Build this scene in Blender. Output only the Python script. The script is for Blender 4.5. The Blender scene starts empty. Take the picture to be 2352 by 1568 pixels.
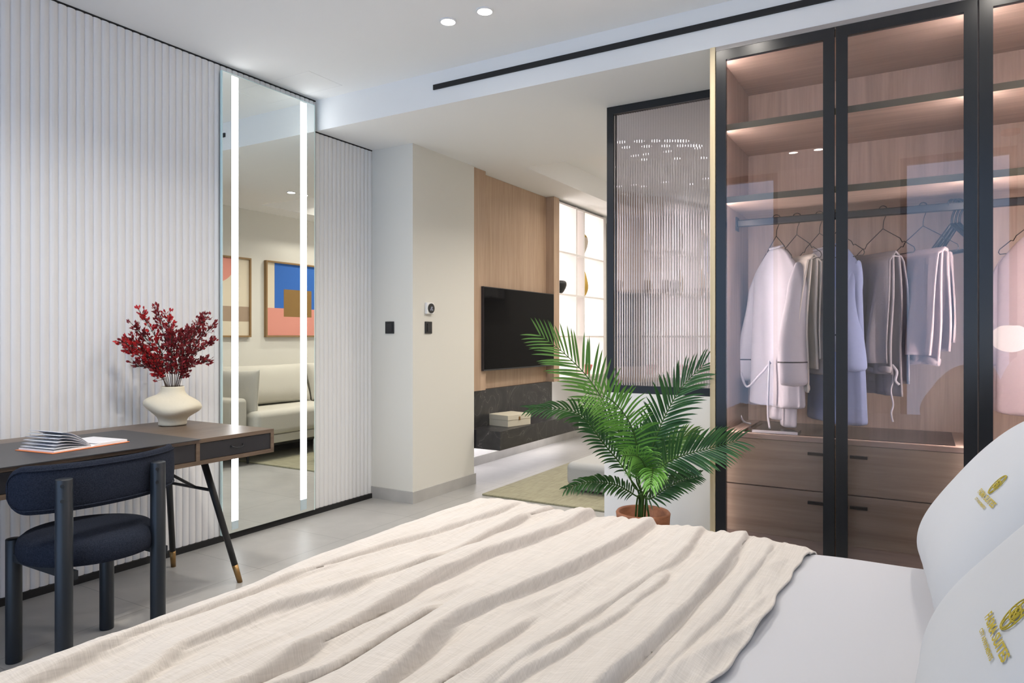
import bpy, math, random
from mathutils import Vector, Matrix, noise
random.seed(7)
sc = bpy.context.scene
C = sc.collection
PI = math.pi

# ---------------------------------------------------------------- camera
F = 1594.0
CAM_Z = 1.2
YAW = math.radians(30.6)
cam_d = bpy.data.cameras.new('camera'); cam = bpy.data.objects.new('camera', cam_d); C.objects.link(cam)
cam.location = (0, 0, CAM_Z); cam.rotation_euler = (PI/2, 0, YAW)
cam_d.sensor_width = 36; cam_d.lens = 36*F/2352; cam_d.shift_y = -12/2352; cam_d.clip_start = .03
sc.camera = cam
def ray(u, v):
    k = (u-1176)/F
    return Vector((-math.sin(YAW)+k*math.cos(YAW), math.cos(YAW)+k*math.sin(YAW), (772-v)/F))
def pt(u, v, t): return Vector((0, 0, CAM_Z))+ray(u, v)*t
def at_z(u, v, z): r = ray(u, v); return pt(u, v, (z-CAM_Z)/r.z)
def at_x(u, v, x): r = ray(u, v); return pt(u, v, x/r.x)
def at_y(u, v, y): r = ray(u, v); return pt(u, v, y/r.y)

# ---------------------------------------------------------------- world, exposure
sc.view_settings.view_transform = 'Standard'; sc.view_settings.look = 'None'
sc.view_settings.exposure = 0.0; sc.view_settings.gamma = 1; sc.view_settings.use_curve_mapping = False
sc.cycles.use_denoising = True
sc.cycles.max_bounces = 12; sc.cycles.transparent_max_bounces = 16; sc.cycles.sample_clamp_indirect = 6
world = bpy.data.worlds.new('dusk_sky'); sc.world = world; world.use_nodes = True
bg = world.node_tree.nodes['Background']; bg.inputs[0].default_value = (.47, .66, 1.0, 1); bg.inputs[1].default_value = 2.5
WARM = (1, .93, .84); NEUT = (1, .94, .86)
P_BED, P_LIV, P_LED = 3.7, 9.0, 1.0
bed_spots = [(-2.06, 2.85), (-1.84, 2.85), (-.96, .31), (-.76, .31), (-2.06, .31), (-1.84, .31), (-.96, 2.85), (-.76, 2.85),
             (-3.05, .31), (-2.06, 1.58), (-1.84, 1.58), (.3, 1.58), (.3, 2.85)]  # spots outside the picture are unseen, added to fill the bedroom with light
liv_spots = [(-1.78, 4.66, 2.584), (-1.79, 4.81, 2.584), (-1.2, 5.9, 2.79), (-2.3, 5.9, 2.79), (-1.2, 7.1, 2.79), (-2.3, 7.1, 2.79)]  # spots beyond the mirrored pair are unseen, added to light the living room
def area(name, loc, size, power, col, rot=(0, 0, 0), size_y=None, spread=PI*.92, disk=False):
    l = bpy.data.lights.new(name, 'AREA'); o = bpy.data.objects.new(name, l); C.objects.link(o)
    l.energy = power; l.color = col; l.size = size; l.spread = spread
    if disk: l.shape = 'DISK'
    elif size_y: l.shape = 'RECTANGLE'; l.size_y = size_y
    o.location = loc; o.rotation_euler = rot
    return o
# portals that guide the sky through the two windows behind the camera
for x0, x1 in ((-3.45, -1.2), (-.17, .68)):
    p = area('window_portal', ((x0+x1)/2, -.40, 1.4), x1-x0, 1, (1, 1, 1), (PI/2, 0, PI), 2.7)
    p.data.cycles.is_portal = True

# ---------------------------------------------------------------- helpers
class MB:
    def __init__(s): s.v = []; s.f = []
    def add(s, vs, fs):
        n = len(s.v); s.v += [Vector(p) for p in vs]; s.f += [tuple(i+n for i in f) for f in fs]; return s
    def box(s, x0, y0, z0, x1, y1, z1):
        x0, x1 = sorted((x0, x1)); y0, y1 = sorted((y0, y1)); z0, z1 = sorted((z0, z1))
        return s.add([(x0,y0,z0),(x1,y0,z0),(x1,y1,z0),(x0,y1,z0),(x0,y0,z1),(x1,y0,z1),(x1,y1,z1),(x0,y1,z1)],
                     [(0,3,2,1),(4,5,6,7),(0,1,5,4),(1,2,6,5),(2,3,7,6),(3,0,4,7)])
    def tube(s, pts, r, n=10, caps=True, sx=1, sy=1):
        pts = [Vector(p) for p in pts]; m = len(pts)
        rr = r if isinstance(r, (list, tuple)) else [r]*m
        vs = []; prev = None
        for i, p in enumerate(pts):
            t = (pts[min(i+1, m-1)]-pts[max(i-1, 0)]).normalized()
            if prev is None:
                a = Vector((0, 0, 1)) if abs(t.z) < .9 else Vector((1, 0, 0))
                e1 = t.cross(a).normalized()
            else:
                e1 = (prev-t*prev.dot(t)).normalized()
            prev = e1; e2 = t.cross(e1)
            for k in range(n):
                a = 2*PI*k/n
                vs.append(p+e1*math.cos(a)*rr[i]*sx+e2*math.sin(a)*rr[i]*sy)
        fs = [(i*n+k, i*n+(k+1) % n, (i+1)*n+(k+1) % n, (i+1)*n+k) for i in range(m-1) for k in range(n)]
        if caps: fs += [tuple(reversed(range(n))), tuple((m-1)*n+k for k in range(n))]
        return s.add(vs, fs)
    def rings(s, rings, caps=True):
        n = len(rings[0]); m = len(rings); vs = [p for r in rings for p in r]
        fs = [(i*n+k, i*n+(k+1) % n, (i+1)*n+(k+1) % n, (i+1)*n+k) for i in range(m-1) for k in range(n)]
        if caps: fs += [tuple(reversed(range(n))), tuple((m-1)*n+k for k in range(n))]
        return s.add(vs, fs)
    def lathe(s, prof, c=(0, 0, 0), n=32, sx=1, sy=1, fn=None):
        rings = []
        for r, z in prof:
            ring = []
            for k in range(n):
                a = 2*PI*k/n
                p = Vector((r*math.cos(a)*sx, r*math.sin(a)*sy, z))
                if fn: p = fn(p, a, z)
                ring.append(p+Vector(c))
            rings.append(ring)
        return s.rings(rings)
    def grid(s, nu, nv, fn):
        vs = [fn(i/(nu-1), j/(nv-1)) for i in range(nu) for j in range(nv)]
        fs = [(i*nv+j, (i+1)*nv+j, (i+1)*nv+j+1, i*nv+j+1) for i in range(nu-1) for j in range(nv-1)]
        return s.add(vs, fs)
    def prism(s, poly, axis, a, b):
        def P(p, t):
            return {'x': (t, p[0], p[1]), 'y': (p[0], t, p[1]), 'z': (p[0], p[1], t)}[axis]
        n = len(poly)
        return s.add([P(p, a) for p in poly]+[P(p, b) for p in poly],
                     [tuple(range(n)), tuple(reversed(range(n, 2*n)))]+[(i, i+n, (i+1) % n+n, (i+1) % n) for i in range(n)])
    def build(s, name, mat, parent=None, smooth=False, bevel=0, sub=0, local=False, solid=0, seg=2):
        vs = [v.copy() for v in s.v]; loc = None
        if parent is None:
            xs = [v.x for v in vs]; ys = [v.y for v in vs]; zs = [v.z for v in vs]
            loc = Vector(((min(xs)+max(xs))/2, (min(ys)+max(ys))/2, min(zs)))
            vs = [v-loc for v in vs]
        elif not local:
            r = parent
            while r.parent: r = r.parent
            vs = [v-r.location for v in vs]
        me = bpy.data.meshes.new(name); me.from_pydata([tuple(v) for v in vs], [], s.f); me.validate()
        import bmesh
        bm = bmesh.new(); bm.from_mesh(me); bmesh.ops.recalc_face_normals(bm, faces=bm.faces); bm.to_mesh(me); bm.free()
        me.materials.append(mat)
        if smooth:
            for p in me.polygons: p.use_smooth = True
        o = bpy.data.objects.new(name, me); C.objects.link(o)
        if parent is not None: o.parent = parent
        else: o.location = loc
        if solid:
            m = o.modifiers.new('s', 'SOLIDIFY'); m.thickness = solid; m.offset = 0
        if bevel:
            m = o.modifiers.new('b', 'BEVEL'); m.width = bevel; m.segments = seg; m.limit_method = 'ANGLE'
            for p in me.polygons: p.use_smooth = True
            m.harden_normals = True
        if sub:
            m = o.modifiers.new('d', 'SUBSURF'); m.levels = sub; m.render_levels = sub
        return o
def tag(o, label, cat, group=None):
    o['label'] = label; o['category'] = cat
    if group: o['group'] = group
    return o
def empty(name, loc, label, cat, group=None, rz=0):
    o = bpy.data.objects.new(name, None); C.objects.link(o); o.location = loc; o.rotation_euler = (0, 0, rz)
    o.empty_display_size = .05
    return tag(o, label, cat, group)
def struct(o): o['kind'] = 'structure'; return o
def box(name, mat, b, parent=None, bevel=0, **k): return MB().box(*b).build(name, mat, parent, bevel=bevel, **k)
def dup(o, loc=None, rz=None, label=None, parent=None):
    c = o.copy(); C.objects.link(c)
    if parent is not None: c.parent = parent
    if loc is not None: c.location = loc
    if rz is not None: c.rotation_euler = (0, 0, rz)
    if label: c['label'] = label
    for ch in list(o.children): dup(ch, parent=c)
    return c
def catmull(P, n):
    P = [Vector(p) for p in P]; out = []
    for i in range(len(P)-1):
        p0 = P[max(i-1, 0)]; p1 = P[i]; p2 = P[i+1]; p3 = P[min(i+2, len(P)-1)]
        for k in range(n):
            t = k/n
            out.append(.5*((2*p1)+(p2-p0)*t+(2*p0-5*p1+4*p2-p3)*t*t+(3*p1-p0-3*p2+p3)*t**3))
    out.append(P[-1]); return out

# ---------------------------------------------------------------- materials
def M(name, col, rough=.6, metal=0, spec=.5, bump=None, vary=None, sheen=0, emit=None):
    m = bpy.data.materials.new(name); m.use_nodes = True; nt = m.node_tree; b = nt.nodes['Principled BSDF']
    b.inputs['Base Color'].default_value = (*col, 1); b.inputs['Roughness'].default_value = rough
    b.inputs['Metallic'].default_value = metal; b.inputs['Specular IOR Level'].default_value = spec
    if sheen: b.inputs['Sheen Weight'].default_value = sheen
    if emit: b.inputs['Emission Color'].default_value = (*emit[0], 1); b.inputs['Emission Strength'].default_value = emit[1]
    if bump or vary:
        tc = nt.nodes.new('ShaderNodeTexCoord')
        if vary:   # (scale xyz, other colour, noise scale)
            mp = nt.nodes.new('ShaderNodeMapping'); mp.inputs['Scale'].default_value = vary[0]
            nz = nt.nodes.new('ShaderNodeTexNoise'); nz.inputs['Scale'].default_value = vary[2]; nz.inputs['Detail'].default_value = 6
            rp = nt.nodes.new('ShaderNodeValToRGB'); rp.color_ramp.elements[0].position = .35; rp.color_ramp.elements[1].position = .65
            rp.color_ramp.elements[0].color = (*col, 1); rp.color_ramp.elements[1].color = (*vary[1], 1)
            nt.links.new(tc.outputs['Object'], mp.inputs[0]); nt.links.new(mp.outputs[0], nz.inputs['Vector'])
            nt.links.new(nz.outputs['Fac'], rp.inputs[0]); nt.links.new(rp.outputs[0], b.inputs['Base Color'])
        if bump:   # (scale, strength, xyz scale)
            mp = nt.nodes.new('ShaderNodeMapping'); mp.inputs['Scale'].default_value = bump[2] if len(bump) > 2 else (1, 1, 1)
            nz = nt.nodes.new('ShaderNodeTexNoise'); nz.inputs['Scale'].default_value = bump[0]; nz.inputs['Detail'].default_value = 4
            bp = nt.nodes.new('ShaderNodeBump'); bp.inputs['Strength'].default_value = bump[1]; bp.inputs['Distance'].default_value = .004
            nt.links.new(tc.outputs['Object'], mp.inputs[0]); nt.links.new(mp.outputs[0], nz.inputs['Vector'])
            nt.links.new(nz.outputs['Fac'], bp.inputs['Height']); nt.links.new(bp.outputs[0], b.inputs['Normal'])
    return m
def wood(name, c1, c2, grain='z', rough=.5, scale=1.0):
    m = bpy.data.materials.new(name); m.use_nodes = True; nt = m.node_tree; b = nt.nodes['Principled BSDF']
    b.inputs['Roughness'].default_value = rough
    tc = nt.nodes.new('ShaderNodeTexCoord')
    s = [14*scale]*3; s['xyz'.index(grain)] = .9*scale
    mp = nt.nodes.new('ShaderNodeMapping'); mp.inputs['Scale'].default_value = s
    n1 = nt.nodes.new('ShaderNodeTexNoise'); n1.inputs['Scale'].default_value = 1; n1.inputs['Detail'].default_value = 8; n1.inputs['Distortion'].default_value = 1.4; n1.inputs['Roughness'].default_value = .6
    s2 = [120*scale]*3; s2['xyz'.index(grain)] = 4*scale
    mp2 = nt.nodes.new('ShaderNodeMapping'); mp2.inputs['Scale'].default_value = s2
    n2 = nt.nodes.new('ShaderNodeTexNoise'); n2.inputs['Scale'].default_value = 1; n2.inputs['Detail'].default_value = 3
    rp = nt.nodes.new('ShaderNodeValToRGB'); rp.color_ramp.elements[0].position = .3; rp.color_ramp.elements[1].position = .68
    rp.color_ramp.elements[0].color = (*c2, 1); rp.color_ramp.elements[1].color = (*c1, 1)
    mx = nt.nodes.new('ShaderNodeMath'); mx.operation = 'MULTIPLY_ADD'; mx.inputs[1].default_value = .35; 
    sb = nt.nodes.new('ShaderNodeMath'); sb.operation = 'SUBTRACT'; sb.inputs[1].default_value = .17
    for a, bb in ((mp, n1), (mp2, n2)):
        nt.links.new(tc.outputs['Object'], a.inputs[0]); nt.links.new(a.outputs[0], bb.inputs['Vector'])
    nt.links.new(n2.outputs['Fac'], mx.inputs[0]); nt.links.new(n1.outputs['Fac'], mx.inputs[2])
    nt.links.new(mx.outputs[0], sb.inputs[0]); nt.links.new(sb.outputs[0], rp.inputs[0]); nt.links.new(rp.outputs[0], b.inputs['Base Color'])
    bp = nt.nodes.new('ShaderNodeBump'); bp.inputs['Strength'].default_value = .12; bp.inputs['Distance'].default_value = .002
    nt.links.new(n2.outputs['Fac'], bp.inputs['Height']); nt.links.new(bp.outputs[0], b.inputs['Normal'])
    return m
def emis(name, col, st):
    m = bpy.data.materials.new(name); m.use_nodes = True; nt = m.node_tree; nt.nodes.clear()
    e = nt.nodes.new('ShaderNodeEmission'); e.inputs[0].default_value = (*col, 1); e.inputs[1].default_value = st
    o = nt.nodes.new('ShaderNodeOutputMaterial'); nt.links.new(e.outputs[0], o.inputs[0]); return m
def pane(name, tint, ior=1.5, rough=0.0):
    m = bpy.data.materials.new(name); m.use_nodes = True; nt = m.node_tree; nt.nodes.clear()
    t = nt.nodes.new('ShaderNodeBsdfTransparent'); t.inputs[0].default_value = (*tint, 1)
    g = nt.nodes.new('ShaderNodeBsdfGlossy'); g.inputs['Roughness'].default_value = rough
    f = nt.nodes.new('ShaderNodeFresnel'); f.inputs[0].default_value = ior
    x = nt.nodes.new('ShaderNodeMixShader'); o = nt.nodes.new('ShaderNodeOutputMaterial')
    nt.links.new(f.outputs[0], x.inputs[0]); nt.links.new(t.outputs[0], x.inputs[1]); nt.links.new(g.outputs[0], x.inputs[2]); nt.links.new(x.outputs[0], o.inputs[0])
    return m
def floor_tiles():
    m = M('floor_tile', (.36, .355, .345), .32); nt = m.node_tree; b = nt.nodes['Principled BSDF']
    tc = nt.nodes.new('ShaderNodeTexCoord'); br = nt.nodes.new('ShaderNodeTexBrick')
    mp = nt.nodes.new('ShaderNodeMapping'); mp.inputs['Location'].default_value = (.25, .18, 0)
    br.offset = 0; br.inputs['Scale'].default_value = 1; br.inputs['Brick Width'].default_value = 1.2; br.inputs['Row Height'].default_value = .6
    br.inputs['Mortar Size'].default_value = .0018; br.inputs['Mortar Smooth'].default_value = .2
    nz = nt.nodes.new('ShaderNodeTexNoise'); nz.inputs['Scale'].default_value = 3.2; nz.inputs['Detail'].default_value = 9; nz.inputs['Roughness'].default_value = .65
    rp = nt.nodes.new('ShaderNodeValToRGB'); rp.color_ramp.elements[0].position = .3; rp.color_ramp.elements[1].position = .7
    rp.color_ramp.elements[0].color = (.33, .325, .315, 1); rp.color_ramp.elements[1].color = (.42, .412, .40, 1)
    mx = nt.nodes.new('ShaderNodeMixRGB'); mx.inputs[2].default_value = (.22, .215, .21, 1)
    nt.links.new(tc.outputs['Object'], mp.inputs[0]); nt.links.new(mp.outputs[0], br.inputs[0]); nt.links.new(tc.outputs['Object'], nz.inputs['Vector'])
    nt.links.new(nz.outputs['Fac'], rp.inputs[0]); nt.links.new(rp.outputs[0], mx.inputs[1]); nt.links.new(br.outputs['Fac'], mx.inputs[0]); nt.links.new(mx.outputs[0], b.inputs['Base Color'])
    r2 = nt.nodes.new('ShaderNodeMapRange'); r2.inputs[3].default_value = .33; r2.inputs[4].default_value = .52
    nt.links.new(nz.outputs['Fac'], r2.inputs[0]); nt.links.new(r2.outputs[0], b.inputs['Roughness'])
    return m
def marble():
    m = M('black_marble', (.02, .02, .022), .35); nt = m.node_tree; b = nt.nodes['Principled BSDF']
    tc = nt.nodes.new('ShaderNodeTexCoord'); n = nt.nodes.new('ShaderNodeTexNoise'); n.inputs['Scale'].default_value = 3; n.inputs['Detail'].default_value = 3; n.inputs['Distortion'].default_value = 2.2
    s = nt.nodes.new('ShaderNodeMath'); s.operation = 'SUBTRACT'; s.inputs[1].default_value = .5
    a = nt.nodes.new('ShaderNodeMath'); a.operation = 'ABSOLUTE'
    rp = nt.nodes.new('ShaderNodeValToRGB'); e = rp.color_ramp.elements; e[0].position = 0; e[0].color = (.16, .15, .145, 1); e[1].position = .006; e[1].color = (.035, .034, .037, 1)
    e2 = rp.color_ramp.elements.new(.2); e2.color = (.02, .02, .023, 1)
    nt.links.new(tc.outputs['Object'], n.inputs['Vector']); nt.links.new(n.outputs['Fac'], s.inputs[0]); nt.links.new(s.outputs[0], a.inputs[0]); nt.links.new(a.outputs[0], rp.inputs[0]); nt.links.new(rp.outputs[0], b.inputs['Base Color'])
    return m
def linen(name, c1, c2, thread=420, bumps=.35):
    m = M(name, c1, .85, sheen=.15); nt = m.node_tree; b = nt.nodes['Principled BSDF']
    tc = nt.nodes.new('ShaderNodeTexCoord')
    ns = []
    for sx, sy in ((thread, 9), (9, thread)):
        mp = nt.nodes.new('ShaderNodeMapping'); mp.inputs['Scale'].default_value = (sx, sy, 40)
        n = nt.nodes.new('ShaderNodeTexNoise'); n.inputs['Scale'].default_value = 1; n.inputs['Detail'].default_value = 2
        nt.links.new(tc.outputs['Object'], mp.inputs[0]); nt.links.new(mp.outputs[0], n.inputs['Vector']); ns.append(n)
    a = nt.nodes.new('ShaderNodeMath'); a.operation = 'ADD'; nt.links.new(ns[0].outputs['Fac'], a.inputs[0]); nt.links.new(ns[1].outputs['Fac'], a.inputs[1])
    rp = nt.nodes.new('ShaderNodeValToRGB'); rp.color_ramp.elements[0].position = .35; rp.color_ramp.elements[1].position = .65
    h = nt.nodes.new('ShaderNodeMath'); h.operation = 'MULTIPLY'; h.inputs[1].default_value = .5
    rp.color_ramp.elements[0].color = (*c2, 1); rp.color_ramp.elements[1].color = (*c1, 1)
    nt.links.new(a.outputs[0], h.inputs[0]); nt.links.new(h.outputs[0], rp.inputs[0]); nt.links.new(rp.outputs[0], b.inputs['Base Color'])
    bp = nt.nodes.new('ShaderNodeBump'); bp.inputs['Strength'].default_value = bumps; bp.inputs['Distance'].default_value = .002
    nt.links.new(h.outputs[0], bp.inputs['Height']); nt.links.new(bp.outputs[0], b.inputs['Normal'])
    return m
white = M('white_paint', (.84, .84, .83), .7, bump=(60, .03))
white_ceiling = M('ceiling_paint', (.86, .86, .85), .85)
slat_paint = M('slat_paint', (.80, .80, .81), .55)
cream_paint = M('pier_paint', (.72, .705, .65), .75)
tile = floor_tiles()
base_tile = M('skirting_tile', (.40, .39, .375), .4, vary=((1, 1, 1), (.47, .46, .44), 5))
black = M('black_metal', (.012, .013, .015), .35)
black_matte = M('black_matte', (.01, .01, .011), .7)
anthracite = M('door_frame_metal', (.010, .012, .015), .25, spec=.45)
oak = wood('oak_veneer', (.52, .37, .26), (.40, .27, .18), 'z', .5)
oak_h = wood('oak_veneer_horizontal', (.50, .39, .325), (.38, .295, .24), 'x', .5)
oak_w = wood('oak_lining', (.50, .39, .325), (.38, .295, .24), 'z', .5)
oak_pale = wood('pale_oak_edge', (.62, .52, .34), (.50, .40, .24), 'z', .5)
oak_drawer = wood('oak_drawer_veneer', (.46, .38, .29), (.34, .27, .20), 'x', .5, .8)
edge_green = M('shelf_edge', (.12, .12, .085), .6)
walnut = wood('walnut', (.17, .12, .085), (.095, .066, .045), 'y', .35, 1.5)
leather = M('desk_leather', (.045, .045, .05), .45, bump=(400, .1))
drawer_black = M('drawer_front', (.018, .018, .022), .45)
brass = M('brass_tip', (.30, .18, .07), .35, metal=.7)
navy = M('navy_wool', (.009, .012, .022), .95, bump=(500, .6), vary=((1, 1, 1), (.022, .028, .045), 260), spec=.2)
chair_wood = M('blue_black_lacquer', (.009, .013, .019), .4)
stone = marble()
blanket_mat = linen('beige_linen', (.64, .595, .55), (.52, .48, .44))
sheet_mat = M('white_cotton', (.51, .515, .55), .8, bump=(9, .12), sheen=.1)
pillow_mat = M('white_pillowcase', (.51, .54, .59), .8, bump=(14, .15), sheen=.1)
ceramic = M('cream_ceramic', (.70, .64, .50), .75, bump=(40, .35))
terracotta = wood('terracotta_pot', (.42, .17, .085), (.27, .10, .05), 'y', .55, 1.2)
soil = M('soil', (.05, .035, .02), .95, bump=(60, 1))
mirror_mat = M('mirror_silver', (.86, .89, .86), .0, metal=1)
glass_edge = M('mirror_glass_edge', (.72, .92, .90), .3)
strip_glow = emis('mirror_light', (.95, .98, 1.0), 8)
frost = M('mirror_frosted_end', (.55, .66, .72), .3)
led_pink = emis('wardrobe_led', (1, .86, .80), 115); led_dim = emis('wardrobe_low_led', (1, .82, .76), 9)
led_white = emis('bench_led', (1, .95, .98), 18)
shelf_glow = emis('niche_light', (1, .92, .88), 5)
door_glass = pane('tinted_glass', (.96, .92, .94), 1.8)
clear_glass = pane('clear_glass', (.97, .98, .98), 1.45)
tv_glass = M('television_screen', (.003, .003, .004), .05, spec=.06)
gold = M('gold_glaze', (.55, .36, .08), .35, metal=.4)
plastic_white = M('white_plastic', (.85, .85, .84), .4)
sofa_fabric = M('sofa_fabric', (.56, .54, .48), .9, bump=(150, .3))
grey_fabric = M('ottoman_fabric', (.42, .42, .41), .9, bump=(150, .3))
rug_mat = linen('rug_wool', (.34, .32, .205), (.23, .21, .13), 90, .9)
box_mat = M('linen_box', (.62, .57, .45), .8, bump=(200, .3))

# ---------------------------------------------------------------- room shell
SX = -3.54
ROOM_Y0 = -.35
struct(box('floor', tile, (-3.9, -.6, -.1, .9, 8.2, 0)))
struct(box('ceiling', white_ceiling, (-3.9, -.6, 2.79, .9, 8.2, 2.9)))
struct(box('wall_left', white, (-3.9, -.6, 0, SX, 3.92, 2.79)))
struct(box('wall_right', white, (.75, -.6, 0, .9, 4.12, 2.79)))
struct(box('wall_pier', cream_paint, (-3.9, 3.92, 0, -3.145, 4.71, 2.79)))
struct(box('wall_television', white, (-3.9, 4.71, 0, -3.57, 8.2, 2.79)))
struct(box('wall_living_back', cream_paint, (-3.57, 7.95, 0, -.5, 8.2, 2.79)))
struct(box('wall_living_right', cream_paint, (-.66, 4.12, 0, -.5, 7.95, 2.79)))
struct(box('wall_wardrobe_back', white, (-.85, 4.0, 0, .75, 4.12, 2.79)))
# window wall behind the camera
bw = MB().box(-3.9, ROOM_Y0-.2, 0, -3.45, ROOM_Y0, 2.79).box(-1.2, ROOM_Y0-.2, 0, -.17, ROOM_Y0, 2.79).box(.68, ROOM_Y0-.2, 0, .75, ROOM_Y0, 2.79)
struct(bw.build('wall_back', white))
for i, (x0, x1) in enumerate(((-3.45, -1.2), (-.17, .68))):
    wr = MB(); y0, y1 = ROOM_Y0-.12, ROOM_Y0-.06
    wr.box(x0, y0, 0, x0+.05, y1, 2.79).box(x1-.05, y0, 0, x1, y1, 2.79).box(x0+.05, y0, 0, x1-.05, y1, .06).box(x0+.05, y0, 2.73, x1-.05, y1, 2.79)
    if i == 0: wr.box((x0+x1)/2-.03, y0, .06, (x0+x1)/2+.03, y1, 2.73)
    w = struct(wr.build('window_%d' % (i+1), black))
    MB().box(x0+.05, ROOM_Y0-.095, .06, x1-.05, ROOM_Y0-.087, 2.73).build('window_pane', clear_glass, w)
# soffit: wide band, then a border round the living room tray
sf = MB().box(-3.9, 3.36, 2.584, .75, 4.95, 2.79).box(-3.57, 4.95, 2.584, -2.8, 7.95, 2.79).box(-1.0, 4.95, 2.584, -.66, 7.95, 2.79).box(-2.8, 7.6, 2.584, -1.0, 7.95, 2.79)
struct(sf.build('trim_1', white_ceiling))
# slatted panelling
def slats(y0, y1, z0, z1):
    pitch = .0402; prof = []
    y = y0
    while y < y1-.002:
        for dy, d in ((0, .004), (.003, .0085), (.010, .011), (.018, .012), (.026, .011), (.035, .0085), (.0362, .004)):
            if y+dy <= y1: prof.append((y+dy, SX+d))
        y += pitch
    m = MB(); n = len(prof)
    m.add([(x, y, z0) for y, x in prof]+[(x, y, z1) for y, x in prof], [(i, i+1, i+1+n, i+n) for i in range(n-1)])
    m.add([(SX, prof[0][0], z1), (SX, prof[-1][0], z1)]+[(x, y, z1) for y, x in prof], [tuple([0]+list(range(2, n+2))+[1])])
    return m
sl = slats(ROOM_Y0, 3.36, .035, 2.781); s2 = slats(3.362, 3.92, .035, 2.575); sl.add(s2.v, s2.f)
struct(sl.build('trim_2', slat_paint))
struct(MB().box(SX, ROOM_Y0, 2.783, SX+.012, 3.36, 2.79).box(SX, 3.36, 2.578, SX+.012, 3.92, 2.584).build('trim_3', black_matte))
struct(box('baseboard_left', black_matte, (SX, ROOM_Y0, 0, SX+.022, 3.92, .034)))
bp_ = MB().box(SX, 3.908, 0, -3.133, 3.92, .085).box(-3.145, 3.92, 0, -3.133, 4.722, .085).box(-3.57, 4.71, 0, -3.145, 4.722, .085)
struct(bp_.build('baseboard_pier', base_tile))
struct(box('baseboard_television', base_tile, (-3.57, 4.722, 0, -3.558, 7.95, .085)))
struct(box('baseboard_living', base_tile, (-3.558, 7.938, 0, -.66, 7.95, .085)))
# low partition wall under the ribbed glass
struct(box('wall_partition', white, (-1.655, 3.895, 0, -.8765, 3.99, .862)))

# ---------------------------------------------------------------- ceiling fittings
trim_w = M('downlight_rim', (.8, .8, .8), .4)
lens_e = emis('downlight_lens', (1, .97, .92), 30)
def downlight(x, y, z, label, group, power, col):
    r = empty('downlight', (x, y, z-.006), label, 'ceiling light', group)
    m = MB(); m.lathe([(.043, .006), (.043, .0), (.036, -.001), (.036, .006)], (0, 0, 0), 24); m.build('rim', trim_w, r, local=True, smooth=False)
    MB().lathe([(.036, .003), (.036, .0005)], (0, 0, 0), 24).build('lens', lens_e, r, local=True)
    area('lamp_light', (x, y, z-.012), .075, power, col, disk=True, spread=PI*.78)
    return r
lab = {0: 'left one of the two round downlights in the bedroom ceiling', 1: 'right one of the two round downlights in the bedroom ceiling',
       2: 'left one of the two downlights reflected in the wardrobe glass', 3: 'right one of the two downlights reflected in the wardrobe glass'}
for i, (x, y) in enumerate(bed_spots):
    downlight(x, y, 2.79, lab.get(i, 'small round unseen downlight added to the bedroom ceiling outside the picture'), 'bedroom downlights', P_BED*(2.6 if abs(y-1.58) < .1 and x < 0 else 1.4 if y > 2 else .7), WARM)
for i, (x, y, z) in enumerate(liv_spots):
    downlight(x, y, z, ('left of the two tiny downlights reflected in the mirror', 'right of the two tiny downlights reflected in the mirror')[i] if i < 2 else 'small round unseen downlight added to the living room ceiling', 'living room downlights', P_LIV, WARM)
d = box('linear_air_diffuser', black_matte, (-2.535, 3.352, 2.682, .74, 3.365, 2.712))
tag(d, 'long thin black slot air diffuser running along the white soffit face', 'air vent')
hp = [at_z(u, v, 2.79) for u, v in ((630, 185), (705, 165), (782, 192), (710, 218))]
hx0, hx1, hy0, hy1 = -3.475, -3.165, 2.962, 3.24
hm = MB().box(hx0, hy0, 2.789, hx1, hy0+.003, 2.7905).box(hx0, hy1-.003, 2.789, hx1, hy1, 2.7905).box(hx0, hy0, 2.789, hx0+.003, hy1, 2.7905).box(hx1-.003, hy0, 2.789, hx1, hy1, 2.7905)
hm.box(hx0+.006, hy0+.006, 2.7897, hx1-.006, hy1-.006, 2.7905)
tag(hm.build('ceiling_access_panel', white_ceiling), 'faint square white access hatch in the ceiling above the tall mirror', 'access panel')

# ---------------------------------------------------------------- tall lit mirror
MX = -3.50
mr = empty('wall_mirror', (-3.51, 2.97, .04), 'tall frameless mirror with two vertical light strips on the slatted wall', 'mirror')
box('mirror_glass', mirror_mat, (MX-.004, 2.616, .042, MX, 3.321, 2.742), mr)
me_ = MB().box(MX-.018, 2.612, .04, MX, 2.616, 2.746).box(MX-.018, 3.321, .04, MX, 3.328, 2.746).box(MX-.018, 2.616, 2.742, MX, 3.321, 2.746)
me_.build('glass_edge', glass_edge, mr)
box('backing', plastic_white, (MX-.017, 2.63, .05, MX-.005, 3.30, 2.73), mr)
for y0, y1, z0, z1 in ((2.677, 2.722, .11, 2.733), (3.202, 3.254, .13, 2.733)):
    box('light_strip', strip_glow, (MX, y0, z0, MX+.0015, y1, z1), mr)
    box('frosted_strip_end', frost, (MX, y0, .06, MX+.0012, y1, z0), mr)

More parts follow.
